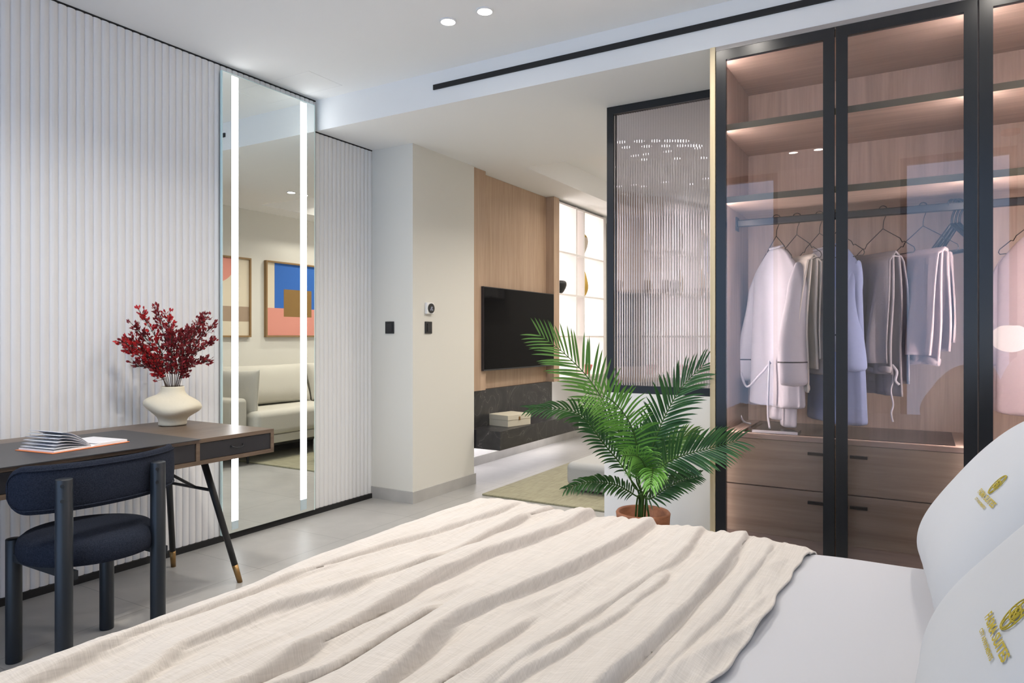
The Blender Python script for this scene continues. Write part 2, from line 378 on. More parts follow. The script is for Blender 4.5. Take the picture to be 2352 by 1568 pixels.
# ---------------------------------------------------------------- wall switches
def switch(axis, c, label, z=1.264):
    m = MB(); h = .04
    r = empty('wall_switch', c, label, 'switch')
    if axis == 'y':
        box('plate', black, (c[0]-h, c[1]-.009, c[2]-h-.004, c[0]+h, c[1], c[2]+h+.004), r, bevel=.002)
        box('rocker', drawer_black, (c[0]-.026, c[1]-.013, c[2]-.030, c[0]+.026, c[1]-.009, c[2]+.030), r, bevel=.002)
    else:
        box('plate', black, (c[0], c[1]-h, c[2]-h-.004, c[0]+.009, c[1]+h, c[2]+h+.004), r, bevel=.002)
        box('rocker', drawer_black, (c[0]+.009, c[1]-.02, c[2]-.030, c[0]+.014, c[1]+.022, c[2]+.030), r, bevel=.002)
p = at_y(896, 752, 3.92); switch('y', p, 'square black light switch on the narrow white end of the pier')
p = at_x(983, 752, -3.145); switch('x', p, 'black light switch directly below the round thermostat dial')
p = at_x(984, 708, -3.145)
r = empty('thermostat', p, 'white square thermostat with a round black dial on the cream pier', 'thermostat')
box('housing', plastic_white, (p.x, p.y-.042, p.z-.042, p.x+.022, p.y+.042, p.z+.042), r, bevel=.004)
MB().tube([(p.x+.022, p.y+.003, p.z), (p.x+.028, p.y+.003, p.z)], .036, 32).build('dial', black, r)
dm = MB()
for k in range(7):
    a = k*.7; dm.tube([(p.x+.028, p.y-.012+.004*k, p.z-.012+.01*(k % 3)), (p.x+.029, p.y-.009+.004*k, p.z-.012+.01*(k % 3))], .004, 8)
dm.build('display_marks', M('display_grey', (.4, .4, .5), .5, emit=((.5, .5, .6), .3)), r)

# ---------------------------------------------------------------- ribbed glass partition
PY = 3.93
gp = empty('ribbed_glass_screen', (-1.26, PY, .862), 'black framed ribbed glass screen standing on the low white wall', 'glass partition')
x0, x1, z0, z1 = -1.645, -.876, .862, 2.583
fm = MB().box(x0, PY-.02, z0, x0+.042, PY+.02, z1).box(x1-.03, PY-.02, z0, x1, PY+.02, z1).box(x0+.042, PY-.02, z0, x1-.03, PY+.02, z0+.045).box(x0+.042, PY-.02, z1-.045, x1-.03, PY+.02, z1)
fm.build('frame', black, gp)
fl = MB(); n = 0; vs = []; gx0, gx1 = x0+.042, x1-.03; ribs = 46; SEG = 10
for i in range(ribs*SEG+1):
    x = gx0+(gx1-gx0)*i/(ribs*SEG); b = abs(math.sin(PI*i/SEG))*.0045
    vs += [(x, PY-.003-b, z0+.045), (x, PY-.003-b, z1-.045), (x, PY+.004, z0+.045), (x, PY+.004, z1-.045)]
fs = []
for i in range(ribs*SEG):
    a = 4*i; fs += [(a, a+4, a+5, a+1), (a+2, a+3, a+7, a+6), (a, a+2, a+6, a+4), (a+1, a+5, a+7, a+3)]
fs += [(0, 1, 3, 2), (4*ribs*SEG, 4*ribs*SEG+2, 4*ribs*SEG+3, 4*ribs*SEG+1)]
fl.add(vs, fs)
rg = M('ribbed_glass', (.62, .61, .69), .03); b_ = rg.node_tree.nodes['Principled BSDF']; b_.inputs['Transmission Weight'].default_value = 1; b_.inputs['IOR'].default_value = 1.45
o = fl.build('ribbed_pane', rg, gp, smooth=False)

# ---------------------------------------------------------------- wardrobe
WY = 3.36
wd = empty('wardrobe', (-.06, 3.69, 0), 'built-in oak wardrobe with tinted glass doors in dark frames', 'wardrobe')
box('side_panel', oak_pale, (-.876, 3.345, 0, -.852, 3.995, 2.58), wd)
box('side_lining', oak_w, (-.852, 3.385, .08, -.83, 3.99, 2.56), wd)
box('side_panel', oak_w, (.715, 3.36, 0, .745, 3.99, 2.58), wd)
box('divider', oak_w, (.181, 3.374, .08, .206, 3.974, 2.529), wd)
box('back_panel', oak_w, (-.83, 3.975, .08, .715, 3.99, 2.53), wd)
box('top_panel', oak_h, (-.85, 3.39, 2.53, .715, 3.99, 2.575), wd)
box('top_trim', M('grey_trim', (.34, .31, .29), .4), (-.852, 3.355, 2.562, .715, 3.385, 2.583), wd)
box('plinth', oak_h, (-.85, 3.39, 0, .715, 3.98, .12), wd)
for xa, xb in ((-.83, .181), (.206, .715)):
    for z in (2.195, 1.845):
        s = box('shelf', oak_h, (xa, 3.425, z-.0, xb, 3.975, z+.028), wd)
        box('shelf_edge', edge_green, (xa, 3.421, z-.001, xb, 3.4255, z+.029), s)
    s = MB().box(xa+.004, 3.68, 1.765, xb-.004, 3.71, 1.80).build('clothes_rail', black, wd, bevel=.006)
    MB().box(xa, 3.665, 1.745, xa+.006, 3.725, 1.815).build('rail_bracket', black, s); MB().box(xb-.006, 3.665, 1.745, xb, 3.725, 1.815).build('rail_bracket', black, s)
    for xx, d_ in ((xa+.001, 1), (xb-.001, -1)):
        box('led_strip', led_pink, (xx, 3.428, .745, xx+.004*d_, 3.436, 2.52), wd); box('led_strip', led_dim, (xx, 3.387, .14, xx+.004*d_, 3.396, .735), wd)
# chest of drawers inside
box('drawer_top', oak_h, (-.83, 3.43, .715, .181, 3.975, .737), wd)
box('glass_insert', M('smoked_glass', (.03, .022, .02), .12), (-.76, 3.47, .7365, .12, 3.94, .7395), wd)
for xa, xb, hx in ((-.828, -.332, -.352), (-.328, .179, -.308)):
    for za, zb in ((.493, .712), (.265, .488)):
        d = box('drawer', oak_drawer, (xa, 3.437, za, xb, 3.459, zb), wd, bevel=.001)
        s = 1 if hx > -.33 else -1
        box('handle', black, (hx+.03*s, 3.418, zb-.055, hx+.10*s, 3.437, zb-.043), d)
box('chest_body', oak_h, (-.826, 3.46, .12, .178, 3.97, .714), wd)
# doors
for xa, xb in ((-.848, -.333), (-.327, .190), (.196, .713)):
    sw = .046
    f = MB().box(xa, WY-.012, .02, xa+sw, WY+.012, 2.558).box(xb-sw, WY-.012, .02, xb, WY+.012, 2.558).box(xa+sw, WY-.012, .02, xb-sw, WY+.012, .066).box(xa+sw, WY-.012, 2.512, xb-sw, WY+.012, 2.558)
    f = f.build('door', anthracite, wd)
    g = MB().add([(xa+sw, WY-.006, .066), (xb-sw, WY-.006, .066), (xb-sw, WY-.006, 2.512), (xa+sw, WY-.006, 2.512)], [(0, 1, 2, 3)])
    g.build('door_glass', door_glass, f)

# ---------------------------------------------------------------- garments
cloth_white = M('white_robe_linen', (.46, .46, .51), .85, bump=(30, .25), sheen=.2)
cloth_cream = M('cream_trouser_linen', (.70, .66, .58), .85, bump=(40, .2))
cloth_blue = M('pale_blue_cotton', (.27, .34, .56), .85, bump=(40, .2))
cloth_grey = M('grey_linen', (.27, .26, .29), .9, bump=(90, .35))
cloth_pink = M('pale_pink_linen', (.42, .35, .36), .85, bump=(60, .25))
cloth_rose = M('rose_shirt_linen', (.48, .41, .44), .85, bump=(60, .25))
wire = black
def hanger(loc, rz, label, w=.205, clips=False, group='wire hangers in the wardrobe'):
    r = empty('clothes_hanger', loc, label, 'hanger', group, rz)
    hk = [(0, -.012, -.03), (0, -.018, .0), (0, 0, .013), (0, .02, .004), (0, .018, -.025), (0, .004, -.06), (0, 0, -.095)]
    MB().tube(catmull(hk, 5), .0018 if not clips else .005, 8).build('hook', wire, r, local=True, smooth=True)
    t = .0019 if not clips else .0075
    s = w; pts = [(0, 0, -.095), (-s*.55, 0, -.155), (-s*.62, 0, -.175), (-s*.68, 0, -.172), (-s*.97, 0, -.205), (-s, 0, -.218), (-s*.96, 0, -.228), (-s*.7, 0, -.228), (s*.7, 0, -.228), (s*.96, 0, -.228), (s, 0, -.218), (s*.97, 0, -.205), (s*.68, 0, -.172), (s*.62, 0, -.175), (s*.55, 0, -.155), (0, 0, -.095)]
    if clips: pts = [(0, 0, -.095), (-s, 0, -.2), (-s, 0, -.222), (s, 0, -.222), (s, 0, -.2), (0, 0, -.095)]
    MB().tube(pts, t, 8, caps=True, sy=1).build('shoulder_wire' if not clips else 'hanger_frame', wire, r, local=True, smooth=True)
    return r
def smooth01(t): t = max(0, min(1, t)); return t*t*(3-2*t)
def shirt(name, loc, rz, mat, label, cat, L=.75, sl=.55, sleeve_r=.062, piping=None, group=None, seed=0, hem=1.0, wide=.205, slant=.05):
    r = empty(name, loc, label, cat, group, rz)
    def ring(z, w, d, amp, ph, cx=0, n=64):
        out = []
        for k in range(n):
            a = 2*PI*k/n
            f = 1+amp*math.sin(5*a+ph+z*2)+amp*.6*math.sin(9*a-ph*2+z*3)
            c, s_ = math.cos(a), math.sin(a)
            out.append(Vector((cx+w*(abs(c)**.8)*(1 if c > 0 else -1), d*f*(abs(s_)**.9)*(1 if s_ > 0 else -1), z)))
        return out
    rings = []
    for i in range(34):
        t = i/33; z = -L*t
        w = .045+(wide-.045)*(-z/.12)**.75 if z > -.12 else wide+.03*t*hem
        d = .018+.028*smooth01(-z/.15)+.012*t
        rings.append(ring(z, w, d, .05+.30*t, seed))
    MB().rings(rings).build('body', mat, r, local=True, smooth=True, sub=1)
    MB().tube([(math.cos(a)*.046, math.sin(a)*.022, .003+.006*math.sin(a)) for a in [2*PI*k/20 for k in range(21)]], .006, 8).build('collar', mat, r, local=True, smooth=True)
    for s_ in (-1, 1):
        pts = []; rr = []
        for i in range(16):
            t = i/15
            pts.append((s_*(wide-.03+slant*math.sin(t*1.7)+.015*math.sin(6*t+seed)), .012*math.sin(4*t+seed)-.03*t, -.085-sl*t))
            rr.append(sleeve_r*(min(1, .25+4*t))*(.75+.35*smooth01(t)+.04*math.sin(t*11+seed)))
        MBs = MB(); MBs.tube(pts, rr, 14, sx=1.0, sy=.55); slv = MBs.build('sleeve', mat, r, local=True, smooth=True, sub=1)
        if piping:
            c = Vector(pts[12]); q = rr[12]
            MB().tube([pts[12], (pts[12][0], pts[12][1], pts[12][2]-.006)], q*1.03, 20, sx=1.0, sy=.57).build('piping', piping, slv, local=True)
    return r
def folded_trousers(name, loc, rz, mat, label, w=.14, front=.5, back=.42, group=None, seed=0, sag=0.012):
    r = empty(name, loc, label, 'trousers', group, rz)
    def fn(i, j):
        s = i*(front+back); d0 = .014
        if s < front: z = -(front-s); y = -d0-.012*math.sin((front-s)*3)
        else: z = -(s-front); y = d0+.01*math.sin((s-front)*4)
        if abs(s-front) < .02: z += 0; y *= abs(s-front)/.02
        x = (j-.5)*2*w
        k = min(1, abs(z)/.4)
        y += .010*k*math.sin(x*38+seed)+.005*k*math.sin(x*80+seed*2)
        x += .012*k*math.sin(z*9+seed)
        return Vector((x, y, z+sag*math.cos(x/w)*.2))
    MB().grid(60, 30, fn).build('folded_leg', mat, r, local=True, smooth=True, solid=.009)
    def fn2(i, j):
        p = fn(.02+i*.96, j); p.x = p.x*.9+.016; p.y *= 2.3; p.z = p.z*.93-.012; return p
    MB().grid(50, 20, fn2).build('folded_leg', mat, r, local=True, smooth=True, solid=.007)
    # waistband or hem roll
    pts = [((k/16-.5)*2*w*.98, -.03-.010*math.sin(k), -front+.02+.006*math.sin(k*.8+seed)) for k in range(17)]
    MB().tube(pts, .011, 8, sy=1.6).build('waistband', mat, r, local=True, smooth=True)
    return r
RZ = math.radians(-50)
def railpt(u): q = at_y(u, 500, 3.695); return Vector((q.x, 3.695, 1.80))
h1 = railpt(1783); hanger(h1, RZ, 'black wire hanger holding the long white robe', w=.14)
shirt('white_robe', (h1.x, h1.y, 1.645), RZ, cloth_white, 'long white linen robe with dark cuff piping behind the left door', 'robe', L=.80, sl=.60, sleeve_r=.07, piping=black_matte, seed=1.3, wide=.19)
bt = empty('robe_belt', (h1.x, h1.y, 1.1), 'thin white tie belt hanging in a loop from the long white robe', 'belt', None, RZ)
MB().tube(catmull([(-.215, -.05, .05), (-.20, -.085, -.08), (-.11, -.10, -.16), (.0, -.095, -.10), (.09, -.085, -.03)], 8), .006, 8).build('tie', cloth_white, bt, local=True, smooth=True)
MB().tube(catmull([(-.21, -.08, -.07), (-.225, -.09, -.22), (-.20, -.08, -.34), (-.1, -.085, -.352)], 8), .005, 8).build('tie', cloth_white, bt, local=True, smooth=True)
MB().tube(catmull([(.09, -.09, -.02), (.10, -.1, -.16), (.095, -.1, -.28), (.13, -.11, -.345)], 8), .005, 8).build('tie', cloth_white, bt, local=True, smooth=True)
def legs_cloth(name, loc, rz, mat, label, w, L, seed):
    r = empty(name, loc, label, 'trousers', None, rz)
    for s_, dz in ((-1, 0), (1, -.03)):
        rings = []
        for i in range(20):
            t = i/19; n = 30; ring = []
            for k in range(n):
                a = 2*PI*k/n; f = 1+.16*t*math.sin(4*a+seed+5*t)
                ring.append(Vector((s_*w*.45+w*.62*math.cos(a)*f, .028*math.sin(a)*f+.01*s_, -L*t+dz)))
            rings.append(ring)
        MB().rings(rings).build('trouser_leg', mat, r, local=True, smooth=True, sub=1)
    return r
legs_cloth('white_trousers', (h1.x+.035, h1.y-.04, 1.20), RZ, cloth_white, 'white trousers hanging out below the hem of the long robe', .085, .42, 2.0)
h2 = railpt(1830); hanger(h2, RZ, 'black wire hanger just right of the white robe', group='wire hangers in the wardrobe')
folded_trousers('cream_trousers', (h2.x+.02, h2.y-.03, 1.592), RZ, cloth_cream, 'cream trousers folded over the hanger just right of the white robe', w=.12, front=.66, back=.55, seed=.5)
h2b = railpt(1872)
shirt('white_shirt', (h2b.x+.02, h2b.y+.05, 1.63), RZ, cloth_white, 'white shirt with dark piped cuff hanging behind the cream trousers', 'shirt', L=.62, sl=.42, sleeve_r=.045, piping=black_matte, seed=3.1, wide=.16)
hanger((h2b.x+.02, h2b.y, 1.80), RZ, 'black wire hanger holding the white shirt behind the cream trousers')
h3 = railpt(1921); hanger(h3, RZ, 'black wire hanger holding the pale blue shirt')
shirt('blue_shirt', (h3.x, h3.y, 1.64), RZ, cloth_blue, 'long pale blue shirt half hidden behind the middle door frames', 'shirt', L=.86, sl=.52, sleeve_r=.055, seed=2.2, wide=.17, slant=.03)
h4 = railpt(2028); hanger(h4, RZ, 'black wire hanger holding the grey drawstring trousers')
folded_trousers('grey_trousers', (h4.x-.035, h4.y, 1.585), RZ, cloth_grey, 'dark grey linen drawstring trousers folded over a wire hanger', w=.145, front=.56, back=.66, seed=2.4)
ds = empty('trouser_drawstring', (h4.x+.04, h4.y-.09, 1.05), 'thin knotted white drawstring dangling from the grey trousers', 'drawstring')
MB().tube(catmull([(0, 0, .02), (.004, 0, -.05), (-.004, 0, -.1), (.005, 0, -.16), (-.003, 0, -.2), (.004, 0, -.24)], 6), .004, 8).build('cord', cloth_white, ds, local=True, smooth=True)
MB().tube(catmull([(0, 0, .02), (.02, -.01, -.01), (.014, -.01, -.05), (.03, -.01, -.07)], 5), .006, 8).build('knot', cloth_white, ds, local=True, smooth=True)
h5 = railpt(2120); hanger(h5, RZ, 'black wire hanger holding the pale pink trousers')
folded_trousers('pink_trousers', (h5.x-.02, h5.y, 1.592), RZ, cloth_pink, 'pale pink wide trousers folded over a hanger beside the grey ones', w=.165, front=.52, back=.46, seed=4.4)
hb = railpt(2186)
for k, dx in enumerate((0, .014, .028)):
    hanger((hb.x+dx, hb.y, 1.80), RZ-.06*k, ('left one', 'middle one', 'right one')[k]+' of the three bunched empty black hangers on the rail', w=.12, clips=True, group='empty black hangers')
h6 = railpt(2352); h6.x = .43; hanger(h6, RZ, 'black wire hanger holding the rose shirt behind the right door')
shirt('rose_shirt', (h6.x, h6.y, 1.65), RZ, cloth_rose, 'loose rose-pink shirt hanging behind the rightmost glass door', 'shirt', L=.80, sl=.50, sleeve_r=.06, seed=.7, wide=.2)
tr = empty('folded_tray', (-.60, 3.50, .7395), 'flat clear-edged tray lying under the white robe in the wardrobe', 'tray')
box('tray_base', M('tray_black', (.02, .02, .022), .15), (-.70, 3.465, .7396, -.505, 3.60, .747), tr)
box('tray_edge', M('tray_edge_white', (.75, .75, .78), .1), (-.705, 3.458, .7396, -.50, 3.464, .752), tr)

# ---------------------------------------------------------------- desk
DX0, DX1, DY0, DY1 = -3.455, -2.72, .25, 2.32
dk = empty('writing_desk', (-3.09, 1.3, 0), 'dark walnut writing desk with black drawers and splayed black legs', 'desk')
Zt = .75
box('desk_top', walnut, (DX0, DY0, Zt-.018, DX1, DY1, Zt), dk, bevel=.001)
box('writing_inset', leather, (-3.31, .60, Zt-.002, DX1+.012, 1.915, Zt+.0012), dk)
ms = MB().box(DX0, DY0, .637, DX1, DY1, .655)
for y in (DY0, .585, 1.900, DY1-.018): ms.box(DX0, y, .655, DX1, y+.018, Zt-.018)
ms.box(DX0, DY0, .655, DX0+.015, DY1, Zt-.018)
ms.build('desk_case', walnut, dk)
for ya, yb, hy in ((DY0+.02, .583, .42), (.605, 1.898, 1.215), (1.92, DY1-.02, 2.11)):
    d = box('drawer', drawer_black, (DX1-.03, ya, .657, DX1-.004, yb, Zt-.02), dk)
    pts = [(DX1-.004, hy-.032, .700), (DX1+.008, hy-.028, .694), (DX1+.012, hy-.012, .689), (DX1+.012, hy+.012, .689), (DX1+.008, hy+.028, .694), (DX1-.004, hy+.032, .700)]
    MB().tube(pts, .0028, 8).build('handle', black, d, smooth=True)
def leg(top, tip, name='leg'):
    top = Vector(top); tip = Vector(tip); mid = top+(tip-top)*.86
    l = MB().tube([top, mid], [.0165, .0145], 14).build(name, black, dk, smooth=True)
    MB().tube([mid, tip], [.0147, .0125], 14).build('brass_foot', brass, l, smooth=True)
for sy, yb in ((1, 0), (-1, 2.57)):
    Y = lambda y: yb+sy*y
    leg((-2.95, Y(2.09), .637), (-2.867, Y(2.24), 0)); leg((-3.25, Y(2.11), .637), (-3.36, Y(2.215), 0))
    fm_ = Vector((-2.926, Y(2.137), .46)); bm_ = Vector((-3.28, Y(2.14), .46)); mid = (fm_*.6+bm_*.4)
    MB().tube([fm_, bm_], .0075, 10).build('brace', black, dk, smooth=True)
    MB().tube([mid, (-3.24, Y(1.93), .637)], .0075, 10).build('brace', black, dk, smooth=True)

# open book
bk = empty('open_book', (-2.98, 1.53, Zt), 'open photo book with an orange cover lying on the desk', 'book', rz=0)
bk.rotation_euler = (0, 0, math.radians(8))
orange = M('orange_cover', (.75, .22, .07), .6); paper = M('page_paper', (.80, .80, .82), .7, vary=((1, 1, 1), (.45, .45, .52), 22)); paper_w = M('page_edge', (.85, .85, .86), .8)
MB().box(-.11, -.165, .0015, .11, .165, .0045).build('cover', orange, bk, local=True, bevel=.001)
def pages(y0, y1, lift, tips, nm):
    def fn(i, j):
        t = i; y = y0+(y1-y0)*t
        return Vector((-.103+.206*j, y, .006+lift*math.sin(min(1, t*1.0)*PI*.5)*1.0+tips*t*t))
    return fn
def page_block(y1, h0, h1):
    rings = []
    for i in range(13):
        t = i/12; y = y1*t; top = .006+(h0)*(1-math.exp(-t*7))*(1-.2*t)+h1*t*t
        rings.append([Vector((-.103, y, .005)), Vector((.103, y, .005)), Vector((.103, y, top)), Vector((-.103, y, top))])
    return MB().rings(rings)
page_block(.158, .010, 0).build('right_pages', paper_w, bk, local=True, smooth=False)
page_block(-.155, .006, 0).build('left_pages', paper_w, bk, local=True, smooth=False)
for k in range(6):
    a = k/5
    def fn(i, j, a=a):
        t = i
        return Vector((-.100+.2*j, -.002-(.150-.03*a)*t, .008+.004*a+(.010+.055*a)*math.sin(t*PI*(.62-.12*a))))
    MB().grid(14, 2, fn).build('page', paper if k % 2 else paper_w, bk, local=True, smooth=True, solid=.0014)
MB().box(-.095, .02, .0145, .095, .15, .0152).build('printed_page', M('printed_text', (.66, .66, .70), .8, vary=((1, 30, 1), (.8, .8, .83), 30)), bk, local=True)

# vase with red branches
vp = Vector((-3.275, 2.155, Zt))
vs_ = empty('sculpted_vase', vp, 'squat cream sculpted vase with a wavy body on the desk corner', 'vase')
prof = [(.062, 0), (.068, .004), (.064, .02), (.070, .04), (.095, .06), (.122, .08), (.134, .1), (.128, .12), (.105, .138), (.075, .15), (.058, .165), (.054, .185), (.055, .198), (.049, .198), (.047, .17), (.04, .15), (.03, .12)]
def vf(p, a, z):
    k = math.exp(-((z-.1)/.05)**2)
    f = 1+.12*k*math.sin(a*2+1.0); q = Vector((p.x*f, p.y*f, p.z+.018*k*math.sin(a-1.4)+.010*k*math.sin(3*a+1))); return q
MB().lathe(prof, (0, 0, 0), 40, fn=vf).build('vase_body', ceramic, vs_, local=True, smooth=True, sub=1)
rb = empty('red_branch_bunch', (vp.x, vp.y, Zt+.13), 'bunch of dried twigs with small deep-red leaves standing in the vase', 'branches')
red = M('dark_red_leaf', (.30, .010, .016), .55, vary=((1, 1, 1), (.16, .012, .016), 40)); red2 = M('bright_red_leaf', (.5, .014, .018), .5); twig = M('twig_bark', (.06, .035, .025), .8)
rnd = random.Random(11)
# fan directions given in the plane of the wall side (y along wall, x out)
def leaf(m, p, d, s):
    d = d.normalized(); sd = d.cross(Vector((rnd.uniform(-1, 1), rnd.uniform(-1, 1), rnd.uniform(-1, 1)))).normalized(); n_ = d.cross(sd)
    m.add([p, p+d*s*.5+sd*s*.28+n_*s*.05, p+d*s, p+d*s*.5-sd*s*.28+n_*s*.05], [(0, 1, 2), (0, 2, 3)])
dvr = Vector((.549, .836, 0)); away = Vector((.836, -.549, 0))
STEMS = [(-52, .17), (-47, .25), (-42, .29), (-38, .31), (-32, .29), (-26, .33), (-20, .38), (-12, .38), (-6, .34), (0, .28), (6, .26), (12, .30), (18, .36), (22, .37), (30, .34), (36, .28), (46, .18)]
for b in range(17):
    ang = math.radians(STEMS[b][0]+rnd.uniform(-3, 3)); L_ = STEMS[b][1]
    dirv = dvr*math.sin(ang)+Vector((0, 0, 1))*math.cos(ang)+away*rnd.uniform(-.10, .40); dirv.normalize()
    base = Vector((0, 0, .0))+dvr*(.03*math.sin(ang))+away*rnd.uniform(-.02, .02)
    p1 = base+Vector((0, 0, .07))+dvr*.012*math.sin(ang)
    end = base+dirv*L_+Vector((0, 0, .07)); midp = p1+(end-p1)*.5+Vector((0, 0, .03))-dvr*.035*math.sin(ang)
    path = catmull([base, p1, midp, end], 8)
    st = MB().tube(path, [.0024*(1-.6*i/(len(path)-1)) for i in range(len(path))], 6)
    lv = MB()
    m_ = len(path)
    for i in range(int(m_*.44), m_):
        for q in range(5):
            o_ = Vector((rnd.uniform(-1, 1), rnd.uniform(-1, 1), rnd.uniform(-.7, 1))).normalized()
            e = path[i]+(o_*.45+dirv*.4)*(.055*(1.15-abs(i/m_-.7)))*rnd.uniform(.4, 1.1)
            st.tube([path[i], e], [.0011, .0007], 4, caps=False)
            for _ in range(4 if rnd.random() < .8 else 2):
                dd = (o_+dirv+Vector((rnd.uniform(-.9, .9), rnd.uniform(-.9, .9), rnd.uniform(-.6, .9)))).normalized()
                leaf(lv, e-dd*.004+Vector((rnd.uniform(-.006, .006), rnd.uniform(-.006, .006), rnd.uniform(-.006, .006))), dd, rnd.uniform(.013, .024))
    s = st.build('branch', twig, rb, local=True)
    lv.build('leaves', red2 if b in (1, 3, 6, 8) else red, s, local=True)['kind'] = 'stuff'

# ---------------------------------------------------------------- chair
ch = empty('desk_chair', (-2.67, 1.42, 0), 'navy upholstered dining chair with thick round legs at the desk', 'chair')
def cyl(p, z1, name, r=.0265, z0=0):
    return MB().tube([(p[0], p[1], z0), (p[0], p[1], z0+.004), (p[0], p[1], z1-.003), (p[0], p[1], z1)], [r*.96, r, r, r*.93], 24).build(name, chair_wood, ch, smooth=True)
cyl((-2.885, 1.268), .455, 'front_leg'); cyl((-2.885, 1.607), .45, 'front_leg')
l1 = cyl((-2.465, 1.232), .725, 'rear_leg'); l2 = cyl((-2.480, 1.572), .728, 'rear_leg')
for p_, l_ in (((-2.465, 1.232), l1), ((-2.480, 1.572), l2)):
    for z in (.705, .655):
        q = Vector((p_[0], p_[1], z)); dirc = Vector((.80, -.60, 0)).normalized()
        MB().tube([q+dirc*.024, q+dirc*.0285], .0062, 14).build('bolt', black, l_)
cen = Vector((-2.675, 1.425, 0))
def seat_ring(z, k): return [cen+Vector((.232*k*math.cos(a), .225*k*math.sin(a), z)) for a in [2*PI*i/48 for i in range(48)]]
MB().rings([seat_ring(.405, .90), seat_ring(.41, .97), seat_ring(.43, 1.0), seat_ring(.455, 1.0), seat_ring(.474, .975), seat_ring(.488, .90), seat_ring(.497, .7), seat_ring(.500, .35)]).build('seat', navy, ch, smooth=True)
fr = MB()
fr.box(-2.885, 1.255, .375, -2.47, 1.28, .405).box(-2.885, 1.58, .375, -2.47, 1.605, .405).box(-2.90, 1.27, .375, -2.87, 1.605, .405)
fr.build('seat_frame', chair_wood, ch)
arc = catmull([(-2.66, 1.150, 0), (-2.575, 1.185, 0), (-2.522, 1.29, 0), (-2.508, 1.42, 0), (-2.53, 1.56, 0), (-2.60, 1.69, 0), (-2.70, 1.745, 0)], 10)
Ls = [0]
for i in range(1, len(arc)): Ls.append(Ls[-1]+(arc[i]-arc[i-1]).length)
T = Ls[-1]; rings = []; hh = .083
for i, p in enumerate(arc):
    t = (arc[min(i+1, len(arc)-1)]-arc[max(i-1, 0)]).normalized(); nr = Vector((t.y, -t.x, 0))
    e = min(Ls[i], T-Ls[i]); h = hh*(math.sqrt(max(0, 1-(1-min(e, hh)/hh)**2))) if e < hh else hh
    h = max(h, .006); th = .021*(.4+.6*min(1, e/.03))
    ring = []
    for k in range(28):
        a = 2*PI*k/28; c, s_ = math.cos(a), math.sin(a)
        ring.append(p+nr*th*(abs(c)**.7)*(1 if c > 0 else -1)+Vector((0, 0, .682+h*(abs(s_)**.9)*(1 if s_ > 0 else -1))))
    rings.append(ring)
bk_ = MB().rings(rings).build('backrest', navy, ch, smooth=True)
pip = []
for sgn in (1, -1):
    seq = []
    for i, p in enumerate(arc):
        e = min(Ls[i], T-Ls[i])
        if e < .018: continue
        t = (arc[min(i+1, len(arc)-1)]-arc[max(i-1, 0)]).normalized(); nr = Vector((t.y, -t.x, 0))
        e2 = e-.016; h2 = hh-.016
        h = h2*math.sqrt(max(0, 1-(1-min(e2, h2)/h2)**2)) if e2 < h2 else h2
        seq.append(p-nr*(-.0185)+Vector((0, 0, .682+sgn*h)))
    pip.append(seq)
MB().tube(pip[0]+list(reversed(pip[1]))+[pip[0][0]], .0028, 6).build('seam_piping', navy, bk_, smooth=True)

# ---------------------------------------------------------------- bed
bd = empty('bed', (-.45, 1.3, 0), 'wide bed made up in white with its head against the right wall', 'bed')
BX0, BX1, BY0, BY1 = -1.40, .62, .42, 2.16
box('bed_base', M('bed_base_fabric', (.35, .33, .30), .9), (BX0+.02, BY0+.02, .06, BX1, BY1-.02, .30), bd, bevel=.015)
box('mattress', sheet_mat, (BX0, BY0, .30, BX1, BY1, .545), bd, bevel=.05, seg=4)
box('headboard', M('headboard_fabric', (.40, .37, .33), .9), (.63, BY0-.1, 0, .72, BY1+.1, .95), bd, bevel=.02)
for x in (BX0+.1, BX1-.1):
    for y in (BY0+.1, BY1-.1): MB().tube([(x, y, 0), (x, y, .07)], .025, 16).build('bed_foot', black, bd)
def edge_profile(s, a, b, r, top):
    """arc-length coordinate s over a slab from a to b, with rounded shoulders of radius r: (position, drop)"""
    q = PI*r/2; lo = a+r; hi = b-r
    if s < lo:
        d = lo-s
        if d < q: return lo-r*math.sin(d/r), r*(1-math.cos(d/r))
        return a, r+(d-q)
    if s > hi:
        d = s-hi
        if d < q: return hi+r*math.sin(d/r), r*(1-math.cos(d/r))
        return b, r+(d-q)
    return s, 0
def drape(sx, sy, off, top, r=.07):
    x, dx = edge_profile(sx, BX0-off, 3, r, top); y, dy = edge_profile(sy, BY0-off, BY1+off, r, top)
    return x, y, top-(dx+dy if dx+dy < .5 else .5)
def duvet(i, j):
    sx = -1.62+(2.2)*i; sy = .10+2.40*j
    x, y, z = drape(sx, sy, .022, .583)
    z += .010*noise.noise(Vector((x*1.7, y*1.5, 3)))+.006*noise.noise(Vector((x*5, y*3.2, 1)))
    return Vector((x, y, z))
tag(MB().grid(120, 120, duvet).build('duvet', sheet_mat, smooth=True, solid=.012), 'smooth white duvet covering the mattress', 'duvet')
